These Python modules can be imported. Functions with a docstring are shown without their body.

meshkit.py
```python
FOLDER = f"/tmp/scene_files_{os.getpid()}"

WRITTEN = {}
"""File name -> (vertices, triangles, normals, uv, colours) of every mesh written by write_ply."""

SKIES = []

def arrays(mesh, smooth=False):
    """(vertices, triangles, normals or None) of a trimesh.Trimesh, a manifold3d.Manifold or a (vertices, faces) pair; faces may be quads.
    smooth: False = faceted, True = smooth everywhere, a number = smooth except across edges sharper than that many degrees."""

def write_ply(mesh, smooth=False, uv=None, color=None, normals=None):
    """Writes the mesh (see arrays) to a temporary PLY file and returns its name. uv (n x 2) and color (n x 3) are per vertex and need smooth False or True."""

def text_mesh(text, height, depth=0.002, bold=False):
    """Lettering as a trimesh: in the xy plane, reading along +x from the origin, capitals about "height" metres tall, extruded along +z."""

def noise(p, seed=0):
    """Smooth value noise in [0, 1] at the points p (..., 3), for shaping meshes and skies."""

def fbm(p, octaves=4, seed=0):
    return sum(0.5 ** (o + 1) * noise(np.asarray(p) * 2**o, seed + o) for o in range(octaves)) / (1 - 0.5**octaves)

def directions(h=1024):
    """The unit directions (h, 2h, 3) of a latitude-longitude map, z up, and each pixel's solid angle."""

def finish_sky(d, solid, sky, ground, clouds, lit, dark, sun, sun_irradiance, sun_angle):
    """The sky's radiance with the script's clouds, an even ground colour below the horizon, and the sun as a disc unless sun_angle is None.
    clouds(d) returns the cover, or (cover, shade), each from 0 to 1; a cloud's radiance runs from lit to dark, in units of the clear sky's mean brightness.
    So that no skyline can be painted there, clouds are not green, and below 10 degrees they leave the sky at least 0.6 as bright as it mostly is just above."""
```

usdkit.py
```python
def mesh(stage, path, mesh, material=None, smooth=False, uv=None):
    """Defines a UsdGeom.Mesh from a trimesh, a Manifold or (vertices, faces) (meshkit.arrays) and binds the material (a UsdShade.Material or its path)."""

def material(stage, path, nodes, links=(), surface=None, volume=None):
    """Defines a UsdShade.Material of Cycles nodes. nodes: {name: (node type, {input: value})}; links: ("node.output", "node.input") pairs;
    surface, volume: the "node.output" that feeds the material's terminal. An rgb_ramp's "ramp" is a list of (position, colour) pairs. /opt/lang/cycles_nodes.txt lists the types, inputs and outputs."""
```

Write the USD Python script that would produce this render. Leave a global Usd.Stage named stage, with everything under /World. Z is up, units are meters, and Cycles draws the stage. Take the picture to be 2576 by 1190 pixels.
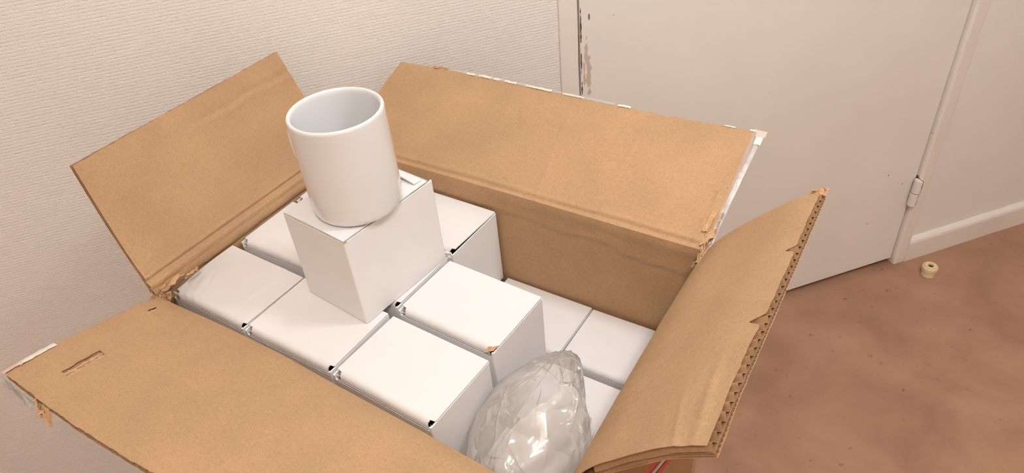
import math, random
import numpy as np, trimesh, usdkit, meshkit
import manifold3d as m3
from shapely.geometry import Polygon, box as sbox
from pxr import Usd, UsdGeom, UsdLux, Gf, Sdf

stage = Usd.Stage.CreateInMemory()
UsdGeom.SetStageUpAxis(stage, UsdGeom.Tokens.z)
UsdGeom.SetStageMetersPerUnit(stage, 1.0)
UsdGeom.Xform.Define(stage, '/World')

# ---------------------------------------------------------------- camera, lights, exposure
CAM = np.array([0.39626134, -0.91311742, 1.10659161])
ROT = np.array([[0.9431534, -0.32205398, -0.08211514],
                [-0.2616892, -0.56727784, -0.78084225],
                [0.20489126, 0.75794266, -0.61930807]])      # rows: right, down, forward
cam = UsdGeom.Camera.Define(stage, '/World/camera')
M = np.eye(4); M[0, :3] = ROT[0]; M[1, :3] = -ROT[1]; M[2, :3] = -ROT[2]; M[3, :3] = CAM
cam.AddTransformOp().Set(Gf.Matrix4d(*M.ravel().tolist()))
cam.CreateHorizontalApertureAttr(36.0)
cam.CreateVerticalApertureAttr(36.0 * 1190 / 2576)
cam.CreateFocalLengthAttr(36.0 * 1811.742 / 2576)
cam.CreateClippingRangeAttr(Gf.Vec2f(0.01, 50))
cam.CreateExposureAttr(0.0)


def disk_light(name, pos, radius, power, color):
    l = UsdLux.DiskLight.Define(stage, '/World/' + name)
    l.CreateRadiusAttr(radius); l.CreateIntensityAttr(power / (math.pi * radius * radius)); l.CreateColorAttr(Gf.Vec3f(*color))
    l.AddTranslateOp().Set(Gf.Vec3d(*pos))
    return l


def rect_light(name, pos, rot, w, h, power, color):
    l = UsdLux.RectLight.Define(stage, '/World/' + name)
    l.CreateWidthAttr(w); l.CreateHeightAttr(h); l.CreateIntensityAttr(power / (w * h)); l.CreateColorAttr(Gf.Vec3f(*color))
    l.AddTranslateOp().Set(Gf.Vec3d(*pos)); l.AddRotateXYZOp().Set(Gf.Vec3f(*rot))
    return l


def sphere_light(name, pos, radius, power, color):
    l = UsdLux.SphereLight.Define(stage, '/World/' + name)
    l.CreateRadiusAttr(radius); l.CreateIntensityAttr(power / (4 * math.pi * radius * radius)); l.CreateColorAttr(Gf.Vec3f(*color))
    l.AddTranslateOp().Set(Gf.Vec3d(*pos))
    return l


sphere_light('ceiling_lamp', (0.40, -1.50, 2.33), 0.10, 11.0, (1.0, 0.885, 0.81))
sphere_light('low_lamp', (0.95, -0.62, 1.52), 0.085, 4.45, (0.86, 0.92, 0.95))

# ---------------------------------------------------------------- helpers
USED = {}


def numbered(name, parent):
    k = (parent, name)
    n = USED.get(k, -1) + 1
    USED[k] = n
    return name if n == 0 else f'{name}_{n:03d}'


def ppath(parent):
    return '/World' if parent is None else str(parent.GetPath())


def tag(o, label=None, cat=None, group=None, kind=None):
    o = o.GetPrim() if hasattr(o, 'GetPrim') else o
    for k, v in (('label', label), ('category', cat), ('group', group), ('kind', kind)):
        if v:
            o.SetCustomDataByKey(k, v)
    return o


def thing(name, label, cat, loc=(0, 0, 0), rz=0.0, group=None):
    x = UsdGeom.Xform.Define(stage, '/World/' + numbered(name, '/World'))
    x.AddTranslateOp().Set(Gf.Vec3d(*map(float, loc)))
    x.AddRotateZOp().Set(math.degrees(rz))
    return tag(x.GetPrim(), label, cat, group)


def obj(name, mesh, mat, parent=None, smooth=False, uv=None, label=None):
    pp = ppath(parent)
    m = usdkit.mesh(stage, pp + '/' + numbered(name, pp), mesh, mat, smooth=smooth, uv=uv)
    if label:
        tag(m.GetPrim(), label)
    return m.GetPrim()


def struct(name, mesh, mat, smooth=False):
    return tag(obj(name, mesh, mat, None, smooth), kind='structure')


def bx(x0, x1, y0, y1, z0, z1):
    b = trimesh.creation.box((x1 - x0, y1 - y0, z1 - z0))
    b.apply_translation(((x0 + x1) / 2, (y0 + y1) / 2, (z0 + z1) / 2))
    return b


def rbox(x0, x1, y0, y1, z0, z1, r, n=3):
    """box with rounded edges (hull of spheres)"""
    s = m3.Manifold.sphere(r, 4 * n)
    return m3.Manifold.batch_hull([s.translate((x, y, z)) for x in (x0 + r, x1 - r) for y in (y0 + r, y1 - r) for z in (z0 + r, z1 - r)])


def cat(*ms):
    out = []
    for m in ms:
        v, f, _ = meshkit.arrays(m)
        out.append(trimesh.Trimesh(v, f, process=False))
    return trimesh.util.concatenate(out)


def lathe(profile, n=64):
    """profile: (r, z) list, revolved about z"""
    p = np.array(profile, float)
    a = np.linspace(0, 2 * np.pi, n, endpoint=False)
    v = np.stack([np.outer(p[:, 0], np.cos(a)), np.outer(p[:, 0], np.sin(a)), np.repeat(p[:, 1:2], n, 1)], -1).reshape(-1, 3)
    f = []
    for i in range(len(p) - 1):
        for j in range(n):
            k = (j + 1) % n
            a0, a1, b0, b1 = i * n + j, i * n + k, (i + 1) * n + j, (i + 1) * n + k
            f += [[a0, a1, b1], [a0, b1, b0]]
    return trimesh.Trimesh(v, np.array(f), process=False)


def grid_faces(n, m, flip=False):
    i, j = np.meshgrid(np.arange(n - 1), np.arange(m - 1), indexing='ij')
    a = (i * m + j).ravel(); b = a + m; c = b + 1; d = a + 1
    f = np.vstack([np.c_[a, b, c], np.c_[a, c, d]])
    return f[:, ::-1] if flip else f


def normals_of(P):
    du = np.gradient(P, axis=0); dv = np.gradient(P, axis=1)
    N = np.cross(du, dv)
    return N / np.maximum(np.linalg.norm(N, axis=-1, keepdims=True), 1e-12)


def slab(P, N, o0, o1):
    """closed thin sheet between offsets o0 (upper) and o1 (lower) along N; P, N are (n, m, 3)"""
    n, m = P.shape[:2]
    o0 = np.broadcast_to(np.asarray(o0, float), (n, m))[..., None]; o1 = np.broadcast_to(np.asarray(o1, float), (n, m))[..., None]
    top = (P + N * o0).reshape(-1, 3); bot = (P + N * o1).reshape(-1, 3)
    f0 = grid_faces(n, m); f1 = grid_faces(n, m, True) + n * m
    idx = np.arange(n * m).reshape(n, m)
    loop = np.concatenate([idx[:, 0], idx[-1, 1:], idx[-2::-1, -1], idx[0, -2:0:-1]])
    nx = np.roll(loop, -1)
    side = np.vstack([np.c_[loop, loop + n * m, nx + n * m], np.c_[loop, nx + n * m, nx]])
    return trimesh.Trimesh(np.vstack([top, bot]), np.vstack([f0, f1, side]), process=False)


def sheet(P):
    n, m = P.shape[:2]
    return trimesh.Trimesh(P.reshape(-1, 3), grid_faces(n, m), process=False)


def nz(p, seed=0):
    return meshkit.noise(np.asarray(p, float), seed) * 2 - 1


def n1(x, scale, seed=0):
    x = np.asarray(x, float) * scale
    return nz(np.stack([x, 0 * x + .37, 0 * x + .71], -1), seed)


def n2(x, y, scale, seed=0):
    x, y = np.broadcast_arrays(np.asarray(x, float) * scale, np.asarray(y, float) * scale)
    return nz(np.stack([x, y, 0 * x + .5], -1), seed)


def fb2(x, y, scale, seed=0, octaves=4):
    return sum(0.5 ** o * n2(x, y, scale * 2 ** o, seed + o) for o in range(octaves))


def ridge(d, w):
    return np.exp(-(d / w) ** 2)


# ---------------------------------------------------------------- materials
L = '/World/Looks/'


def mat(name, nodes, links, surface='p.BSDF'):
    return usdkit.material(stage, L + name, nodes, links, surface=surface)


def plain(name, color, rough=0.6, spec=0.5, **kw):
    return mat(name, {'p': ('principled_bsdf', {'base_color': color, 'roughness': rough, 'specular_ior_level': spec, **kw})}, [])


def kraft(name, base, spec=0.25, rough=0.75, mottle=0.09, fibre=0.17):
    b = np.array(base)
    return mat(name, {
        'tc': ('texture_coordinate', {}),
        'n1': ('noise_texture', {'scale': 14.0, 'detail': 5.0, 'roughness': 0.6}),
        'r1': ('rgb_ramp', {'ramp': [(0.25, b * (1 - mottle)), (0.75, b * (1 + mottle))]}),
        'm2': ('mapping', {'scale': (430, 560, 500)}),
        'n2': ('noise_texture', {'scale': 1.0, 'detail': 3.0, 'roughness': 0.65, 'distortion': 1.6}),
        'r2': ('rgb_ramp', {'ramp': [(0.30, (1 - fibre,) * 3), (0.5, (1, 1, 1)), (0.72, (1 + fibre * .8,) * 3)]}),
        'mx': ('mix_color', {'blend_type': 'multiply', 'fac': 1.0, 'use_clamp': False}),
        'v': ('voronoi_texture', {'scale': 75.0}),
        'r3': ('rgb_ramp', {'ramp': [(0.0, (0.62, 0.55, 0.50)), (0.030, (0.75, 0.7, 0.66)), (0.050, (1, 1, 1)), (1.0, (1, 1, 1))]}),
        'n4': ('noise_texture', {'scale': 60.0, 'detail': 0.0}),
        'r4': ('rgb_ramp', {'ramp': [(0.5, (0, 0, 0)), (0.62, (1, 1, 1))]}),
        'mx2': ('mix_color', {'blend_type': 'multiply', 'use_clamp': False}),
        'bp': ('bump', {'strength': 0.25, 'distance': 0.0006}),
        'p': ('principled_bsdf', {'roughness': rough, 'specular_ior_level': spec}),
    }, [('tc.object', 'n1.vector'), ('n1.fac', 'r1.fac'), ('tc.object', 'm2.vector'), ('m2.vector', 'n2.vector'), ('n2.fac', 'r2.fac'),
        ('r1.color', 'mx.a'), ('r2.color', 'mx.b'), ('tc.object', 'v.vector'), ('v.distance', 'r3.fac'), ('tc.object', 'n4.vector'), ('n4.fac', 'r4.fac'),
        ('r4.color', 'mx2.fac'), ('mx.result', 'mx2.a'), ('r3.color', 'mx2.b'),
        ('mx2.result', 'p.base_color'), ('n2.fac', 'bp.height'), ('bp.normal', 'p.normal')])


K_FLAP = kraft('kraft_liner', (0.468, 0.298, 0.166))
K_OUT = kraft('kraft_outer', (0.36, 0.195, 0.105))
K_FLUTE = kraft('kraft_flute', (0.38, 0.225, 0.125), rough=0.9, spec=0.1)
K_TORN = kraft('kraft_torn', (0.60, 0.38, 0.22), rough=0.9, spec=0.1, mottle=0.2)

WHITE = mat('white_card', {
    'tc': ('texture_coordinate', {}),
    'n': ('noise_texture', {'scale': 30.0, 'detail': 3.0}),
    'r': ('rgb_ramp', {'ramp': [(0.3, (0.79, 0.785, 0.795)), (0.7, (0.81, 0.805, 0.815))]}),
    'n2': ('noise_texture', {'scale': 500.0, 'detail': 2.0}),
    'bp': ('bump', {'strength': 0.08, 'distance': 0.0004}),
    'p': ('principled_bsdf', {'roughness': 0.5, 'specular_ior_level': 0.3}),
}, [('tc.object', 'n.vector'), ('n.fac', 'r.fac'), ('r.color', 'p.base_color'), ('tc.object', 'n2.vector'), ('n2.fac', 'bp.height'), ('bp.normal', 'p.normal')])
CERAMIC = plain('white_ceramic', (0.775, 0.785, 0.80), 0.07, 0.5, coat_weight=0.4, coat_roughness=0.03)

WALL_C = (0.83, 0.80, 0.76)


ROW = 0.0041         # pitch of the woven rows, metres


def wallpaper(name, color, strength):
    c = np.array(color)
    return mat(name, {
        'g': ('geometry', {}),
        'wv': ('wave_texture', {'wave_type': 'bands', 'bands_direction': 'z', 'scale': 0.314159 / ROW, 'distortion': 0.9, 'detail': 1.0, 'detail_scale': 4.0}),
        'gr': ('map_range', {'from_min': 0.42, 'from_max': 0.06, 'clamp': True}),
        'mm': ('mapping', {'scale': (3.0, 1.0, 1.9)}),
        'mk': ('noise_texture', {'scale': 150.0, 'detail': 1.0}),
        'mr': ('map_range', {'from_min': 0.43, 'from_max': 0.58, 'clamp': True}),
        'mu': ('math', {'math_type': 'multiply'}),
        'fi': ('noise_texture', {'scale': 260.0, 'detail': 2.0}),
        'fm': ('math', {'math_type': 'multiply', 'value2': -0.2}),
        'ad': ('math', {'math_type': 'add'}),
        'bp': ('bump', {'strength': strength, 'distance': 0.0009, 'invert': True}),
        'big': ('noise_texture', {'scale': 3.0, 'detail': 3.0}),
        'rb': ('rgb_ramp', {'ramp': [(0.3, c * 0.97), (0.7, np.minimum(c * 1.02, 0.95))]}),
        'p': ('principled_bsdf', {'roughness': 0.55, 'specular_ior_level': 0.3}),
    }, [('g.position', 'wv.vector'), ('wv.fac', 'gr.value'), ('g.position', 'mm.vector'), ('mm.vector', 'mk.vector'), ('mk.fac', 'mr.value'),
        ('gr.result', 'mu.value1'), ('mr.result', 'mu.value2'), ('g.position', 'fi.vector'), ('fi.fac', 'fm.value1'), ('mu.value', 'ad.value1'), ('fm.value', 'ad.value2'),
        ('ad.value', 'bp.height'), ('bp.normal', 'p.normal'), ('g.position', 'big.vector'), ('big.fac', 'rb.fac'), ('rb.color', 'p.base_color')])


W_PAPER = wallpaper('woven_wallpaper', WALL_C, 0.42)
W_PAPER_R = wallpaper('painted_over_wallpaper', WALL_C, 0.14)


def paint(name, color, rough=0.45, bump=0.06, stains=()):
    nodes = {
        'g': ('geometry', {}),
        'n': ('noise_texture', {'scale': 6.0, 'detail': 4.0}),
        'r': ('rgb_ramp', {'ramp': [(0.3, np.array(color) * 0.97), (0.7, np.array(color) * 1.02)]}),
        'n2': ('noise_texture', {'scale': 180.0, 'detail': 3.0}),
        'bp': ('bump', {'strength': bump, 'distance': 0.001}),
        'p': ('principled_bsdf', {'roughness': rough, 'specular_ior_level': 0.4}),
        'dn': ('noise_texture', {'scale': 90.0, 'detail': 3.0}),
        'sx': ('separate_xyz', {}),
    }
    links = [('g.position', 'n.vector'), ('n.fac', 'r.fac'), ('g.position', 'n2.vector'), ('n2.fac', 'bp.height'), ('bp.normal', 'p.normal'),
             ('g.position', 'dn.vector'), ('g.position', 'sx.vector')]
    cur = 'r.color'
    for i, (x, z, a, b, col, wob) in enumerate(stains):
        k = f's{i}'
        nodes |= {k + 'x': ('math', {'math_type': 'subtract', 'value2': x}), k + 'z': ('math', {'math_type': 'subtract', 'value2': z}),
                  k + 'u': ('math', {'math_type': 'divide', 'value2': a}), k + 'w': ('math', {'math_type': 'divide', 'value2': b}),
                  k + 'c': ('combine_xyz', {}), k + 'l': ('vector_math', {'math_type': 'length'}),
                  k + 'd': ('math', {'math_type': 'multiply_add', 'value2': wob, 'value3': -wob / 2}), k + 'a': ('math', {'math_type': 'add'}),
                  k + 'm': ('map_range', {'from_min': 1.1, 'from_max': 0.8, 'clamp': True}),
                  k + 'q': ('mix_color', {'b': col})}
        links += [('sx.x', k + 'x.value1'), ('sx.z', k + 'z.value1'), (k + 'x.value', k + 'u.value1'), (k + 'z.value', k + 'w.value1'), (k + 'u.value', k + 'c.x'), (k + 'w.value', k + 'c.y'),
                  (k + 'c.vector', k + 'l.vector1'), ('dn.fac', k + 'd.value1'), (k + 'l.value', k + 'a.value1'), (k + 'd.value', k + 'a.value2'), (k + 'a.value', k + 'm.value'),
                  (k + 'm.result', k + 'q.fac'), (cur, k + 'q.a')]
        cur = k + 'q.result'
    links.append((cur, 'p.base_color'))
    return mat(name, nodes, links)


CHIP, CHIPD = (0.60, 0.50, 0.43), (0.13, 0.07, 0.045)
DOOR_P = paint('door_paint', (0.83, 0.80, 0.76), 0.4, stains=[
    (0.7862, 0.620, 0.0042, 0.030, CHIP, 2.2), (0.7826, 0.655, 0.0030, 0.018, CHIP, 2.2), (0.7790, 0.625, 0.0018, 0.022, (0.6, 0.48, 0.4), 3.0), (0.7880, 0.7105, 0.0016, 0.0050, (0.26, 0.17, 0.12), 0.4),
    (0.7835, 0.680, 0.0010, 0.0030, CHIP, 0.8), (0.7752, 0.70, 0.0011, 0.025, CHIPD, 3.0), (0.7750, 0.64, 0.0008, 0.02, CHIPD, 3.5), (0.7752, 0.60, 0.0010, 0.012, CHIPD, 3.5),
    (1.425, 0.255, 0.0012, 0.0018, CHIPD, 0.3), (1.468, 0.222, 0.0014, 0.0022, (0.35, 0.22, 0.15), 0.3), (1.405, 0.140, 0.0018, 0.0014, (0.35, 0.22, 0.15), 0.3), (0.826, 0.705, 0.0012, 0.0012, CHIP, 0.3)])
FRAME_P = paint('frame_paint', (0.83, 0.78, 0.73), 0.38, 0.25, stains=[(1.5012, 0.33, 0.0008, 0.006, CHIPD, 2.0), (1.5010, 0.20, 0.0011, 0.05, CHIPD, 3.4)])
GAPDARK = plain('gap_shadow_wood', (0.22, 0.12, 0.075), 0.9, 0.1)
CEIL = plain('ceiling_paint', (0.92, 0.89, 0.85), 0.8, 0.2)
WARM = plain('warm_wall_paint', (0.90, 0.84, 0.77), 0.8, 0.2)

FLOOR = mat('brown_floor', {
    'g': ('geometry', {}),
    'n': ('noise_texture', {'scale': 7.0, 'detail': 6.0, 'roughness': 0.6, 'distortion': 0.4}),
    'r': ('rgb_ramp', {'ramp': [(0.28, (0.320, 0.178, 0.115)), (0.5, (0.400, 0.232, 0.153)), (0.74, (0.475, 0.292, 0.200))]}),
    'n2': ('noise_texture', {'scale': 45.0, 'detail': 3.0, 'roughness': 0.7}),
    'r2': ('rgb_ramp', {'ramp': [(0.29, (0.62, 0.58, 0.55)), (0.36, (1, 1, 1)), (0.70, (1, 1, 1)), (0.76, (1.12, 1.13, 1.14))]}),
    'mx': ('mix_color', {'blend_type': 'multiply', 'fac': 1.0, 'use_clamp': False}),
    'v': ('voronoi_texture', {'scale': 13.0}),
    'r3': ('rgb_ramp', {'ramp': [(0.0, (0.5, 0.45, 0.42)), (0.028, (0.65, 0.6, 0.55)), (0.045, (1, 1, 1)), (1.0, (1, 1, 1))]}),
    'mx2': ('mix_color', {'blend_type': 'multiply', 'fac': 0.8, 'use_clamp': False}),
    'bp': ('bump', {'strength': 0.12, 'distance': 0.002}),
    'p': ('principled_bsdf', {'roughness': 0.62, 'specular_ior_level': 0.25}),
}, [('g.position', 'n.vector'), ('n.fac', 'r.fac'), ('g.position', 'n2.vector'), ('n2.fac', 'r2.fac'), ('r.color', 'mx.a'), ('r2.color', 'mx.b'), ('g.position', 'v.vector'),
    ('v.distance', 'r3.fac'), ('mx.result', 'mx2.a'), ('r3.color', 'mx2.b'), ('mx2.result', 'p.base_color'), ('n2.fac', 'bp.height'), ('bp.normal', 'p.normal')])

CREAM = plain('cream_plastic', (0.80, 0.66, 0.42), 0.4, 0.5)
HOLE = plain('dark_hole', (0.05, 0.03, 0.02), 0.9, 0.1)


def film(name, haze, tint=(0.985, 0.98, 0.975), rough=0.12, bump=0.5, scale=70.0, ior=1.4, ridged=False):
    """thin clear plastic: transparent + a hazy white scatter + gloss"""
    return mat(name, {
        'tc': ('texture_coordinate', {}),
        'n': ('noise_texture', {'scale': scale, 'type': 'ridged_multifractal' if ridged else 'fBM', 'detail': 4.0, 'roughness': 0.55, 'distortion': 1.2}),
        'bp': ('bump', {'strength': bump, 'distance': 0.003}),
        't': ('transparent_bsdf', {'color': tint}),
        'd': ('diffuse_bsdf', {'color': (0.92, 0.90, 0.88)}),
        'tr': ('translucent_bsdf', {'color': (0.92, 0.90, 0.88)}),
        'dm': ('mix_closure', {'fac': 0.3}),
        'm': ('mix_closure', {'fac': haze}),
        'gl': ('glossy_bsdf', {'color': (1, 1, 1), 'roughness': rough}),
        'fr': ('fresnel', {'IOR': ior}),
        'fx': ('math', {'math_type': 'multiply_add', 'value2': 1.0, 'value3': 0.02, 'use_clamp': True}),
        'o': ('mix_closure', {}),
    }, [('tc.object', 'n.vector'), ('n.fac', 'bp.height'), ('bp.normal', 'gl.normal'), ('bp.normal', 'fr.normal'), ('d.BSDF', 'dm.closure1'), ('tr.BSDF', 'dm.closure2'),
        ('t.BSDF', 'm.closure1'), ('dm.closure', 'm.closure2'), ('fr.fac', 'fx.value1'), ('fx.value', 'o.fac'), ('m.closure', 'o.closure1'), ('gl.BSDF', 'o.closure2')], surface='o.closure')


BAG = film('clear_bag_film', 0.36, tint=(0.99, 0.985, 0.98), rough=0.18, bump=0.22, scale=22.0, ior=1.30)
TAPE = film('clear_tape', 0.14, rough=0.34, bump=0.06, ior=1.3)

# ---------------------------------------------------------------- the room
DX0, DX1 = 0.7709, 1.5010          # door leaf
FXL, FXR = 0.7420, 1.5335          # outer sides of the door frame
XL, XR, YF, ZC = -1.5, 2.9, -2.4, 2.45
struct('floor', bx(XL - .1, XR + .1, YF - .1, 0.35, -0.05, 0), FLOOR)
struct('ceiling', bx(XL - .1, XR + .1, YF - .1, 0.2, ZC, ZC + .05), CEIL)
struct('wall_back', bx(XL - .1, FXL, 0, 0.09, 0, ZC), W_PAPER)
struct('wall_back_right', bx(FXR, XR + .1, 0, 0.09, 0, ZC), W_PAPER_R)
struct('wall_back_above_door', bx(FXL, FXR, 0, 0.09, 2.075, ZC), W_PAPER)
struct('wall_left', bx(XL - .1, XL, YF, 0, 0, ZC), WARM)
struct('wall_right', bx(XR, XR + .1, YF, 0, 0, ZC), WARM)
struct('wall_front', bx(XL, XR, YF - .1, YF, 0, ZC), WARM)


def wobble_strip(x0, x1, y0, y1, z0, z1, r, seed):
    """a painted wooden strip with rounded arrises that waver a little"""
    m = rbox(x0, x1, y0, y1, z0, z1, r).refine_to_length(0.03)
    v, f, _ = meshkit.arrays(m)
    v = v + 0.0006 * np.stack([nz(v * 14 + 3.1 * k, seed + k) for k in range(3)], -1) * np.array([1, 1, 0.4])
    return trimesh.Trimesh(v, f, process=False)


tag(obj('trim_1', wobble_strip(FXL, DX0, -0.003, 0.09, -0.003, 2.08, 0.0025, 1), FRAME_P, smooth=40), kind='structure', label='narrow cream door frame strip left of the door')
tag(obj('trim_2', wobble_strip(DX1 + .0012, FXR, -0.012, 0.09, -0.003, 2.08, 0.0055, 2), FRAME_P, smooth=40), kind='structure', label='narrow cream door frame strip right of the door')
tag(obj('trim_3', wobble_strip(FXL, FXR, -0.004, 0.09, 2.045, 2.08, 0.003, 3), FRAME_P, smooth=40), kind='structure')
bp = Polygon([(-0.012, -0.003), (-0.012, 0.048), (-0.0105, 0.0535), (-0.0065, 0.0575), (0.0, 0.0595), (0.004, 0.0595), (0.004, -0.003)])


def extrude_x(poly, x0, x1, step=0.02):
    """extrudes a (y, z) polygon along x"""
    m = m3.CrossSection([np.array(poly.exterior.coords)[:-1][:: (1 if poly.exterior.is_ccw else -1)]]).extrude(x1 - x0)
    v, f, _ = meshkit.arrays(m.refine_to_length(step))
    v = np.c_[v[:, 2] + x0, v[:, 0], v[:, 1]]
    return trimesh.Trimesh(v, f, process=False)


b = extrude_x(bp, FXR - .002, XR)
b.vertices[:, 1:] += 0.0007 * np.stack([n1(b.vertices[:, 0], 30, 5), n1(b.vertices[:, 0], 22, 6)], -1)
tag(obj('baseboard_right', b, FRAME_P, smooth=40), kind='structure')
b = extrude_x(bp, XL, FXL + .001)
tag(obj('baseboard_left', b, FRAME_P, smooth=40), kind='structure')

# door leaf with its hinge
door = tag(UsdGeom.Xform.Define(stage, '/World/door_1').GetPrim(), 'flat cream painted door with chipped left edge and a barrel hinge', 'door', kind='structure')
obj('door_leaf', rbox(DX0 + .0026, DX1 - .0008, -0.002, 0.036, 0.0145, 2.04, 0.0015), DOOR_P, door, smooth=40)
hinge = obj('hinge', lathe([(0.0, .1985), (.0084, .1988), (.0090, .1996), (.0090, .2262), (.0076, .2290), (.0, .2294)], 24).apply_translation((1.4985, -0.0125, 0)), FRAME_P, door, smooth=40, label='painted barrel hinge')
obj('hinge_knuckle', lathe([(0.0, .1650), (.0070, .1655), (.0087, .1675), (.0087, .1955), (.0080, .1964), (.0, .1970)], 24).apply_translation((1.4978, -0.0118, 0)), FRAME_P, hinge, smooth=40)
obj('hinge_pin', lathe([(.0, .19), (.0045, .19), (.0045, .205), (.0, .205)], 16).apply_translation((1.4983, -0.0122, 0)), HOLE, hinge)
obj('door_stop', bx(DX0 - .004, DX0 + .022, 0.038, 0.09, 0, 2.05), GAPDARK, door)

# ---------------------------------------------------------------- the carton
ZT = 0.6374                        # height of the upper mug boxes' tops
CA, CY = np.array([0.2059, -0.2826]), -0.88      # carton frame: u along the long side, v towards the wall
CU, CV = np.array([math.cos(CY), math.sin(CY)]), np.array([-math.sin(CY), math.cos(CY)])
UC, VC = 0.2252, 0.1262            # centre of its base in that frame
base_xy = CA + UC * CU + VC * CV


def c2w(u, v, z=0.0):
    p = CA + u * CU + v * CV
    return (p[0], p[1], ZT + z)


def cl(P):
    """carton frame -> the carton's own local space (origin at the base centre on the floor)"""
    return np.asarray(P, float) - np.array([UC, VC, -ZT])


carton = thing('shipping_carton', 'large open brown double-wall shipping carton packed with white mug boxes', 'cardboard box', (base_xy[0], base_xy[1], 0), CY)
UA, UB, VA, VB, T = -0.0090, 0.4595, -0.0120, 0.2650, 0.0065
TO = 0.0120                        # the two bulging outer sides


def poly1(x, pts):
    p = np.array(pts, float)
    from scipy.interpolate import PchipInterpolator
    return PchipInterpolator(p[:, 0], p[:, 1])(np.clip(x, p[0, 0], p[-1, 0]))


def rim_ad(u): return poly1(u, [(-.02, .004), (.03, .007), (.11, .0105), (.165, .010), (.23, .0045), (.34, -.003), (.40, -.009), (.47, -.014)])


def rim_ab(v): return 0.012 + 0 * np.asarray(v, float)


def rim_bc(u): return 0.0255 + 0.0008 * np.sin(np.asarray(u) * 9)


def rim_cd(v): return poly1(v, [(-.02, .017), (.0, .018), (.08, .0245), (.15, .026), (.27, .029)])


def panel(name, along, fixed, lo, hi, rim, inward, wr=None, seed=0, thick=T):
    """one upright side of the carton: inner liner surface with wrinkles, outer liner 6.5 mm behind"""
    n, m = 120, 90
    s = np.linspace(lo, hi, n); q = np.linspace(0, 1, m) ** 0.5
    S, Q = np.meshgrid(s, q, indexing='ij')
    Zb = -ZT + 0.004
    R = rim(S)
    Zz = Zb + (R - Zb) * Q
    depth = R - Zz
    w = 0.0006 * fb2(S, Zz, 28, seed) * (depth > 0.004) + (wr(S, depth) if wr else 0)
    F = fixed + inward * w
    P = np.stack([S, F, Zz], -1) if along == 'u' else np.stack([F, S, Zz], -1)
    N = np.zeros_like(P); N[..., 1 if along == 'u' else 0] = inward
    # orientation so that grid normal = inward
    g = normals_of(P)
    if (g * N).sum(-1).mean() < 0:
        P = P[::-1]; N = N[::-1]
    pn = obj(name, slab(cl(P), N, 0, -thick + .0005), K_FLAP, carton, smooth=35)
    flat = P.copy(); flat[..., 1 if along == 'u' else 0] = fixed
    obj('outer_liner', slab(cl(flat), N, -thick + .0005, -thick), K_OUT, pn, smooth=35)
    return pn


def wr_bc(S, d):
    line = 0.0235 + 0.006 * n1(S, 26, 3) + 0.004 * n1(S, 70, 4) + 0.010 * np.clip((S - .2) / .25, -1, 1)
    return 0.0012 * ridge(d - line, .0016) - 0.0009 * ridge(d - line - .004, .003) + 0.0010 * ridge(d - 0.007, .006)


def wr_ab(S, d):
    return 0.0022 * ridge(d - 0.006, .0045) - 0.0020 * ridge(d - .0135, .0018) + 0.0009 * fb2(S, d, 90, 9) * ridge(d - .008, .012)


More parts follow.
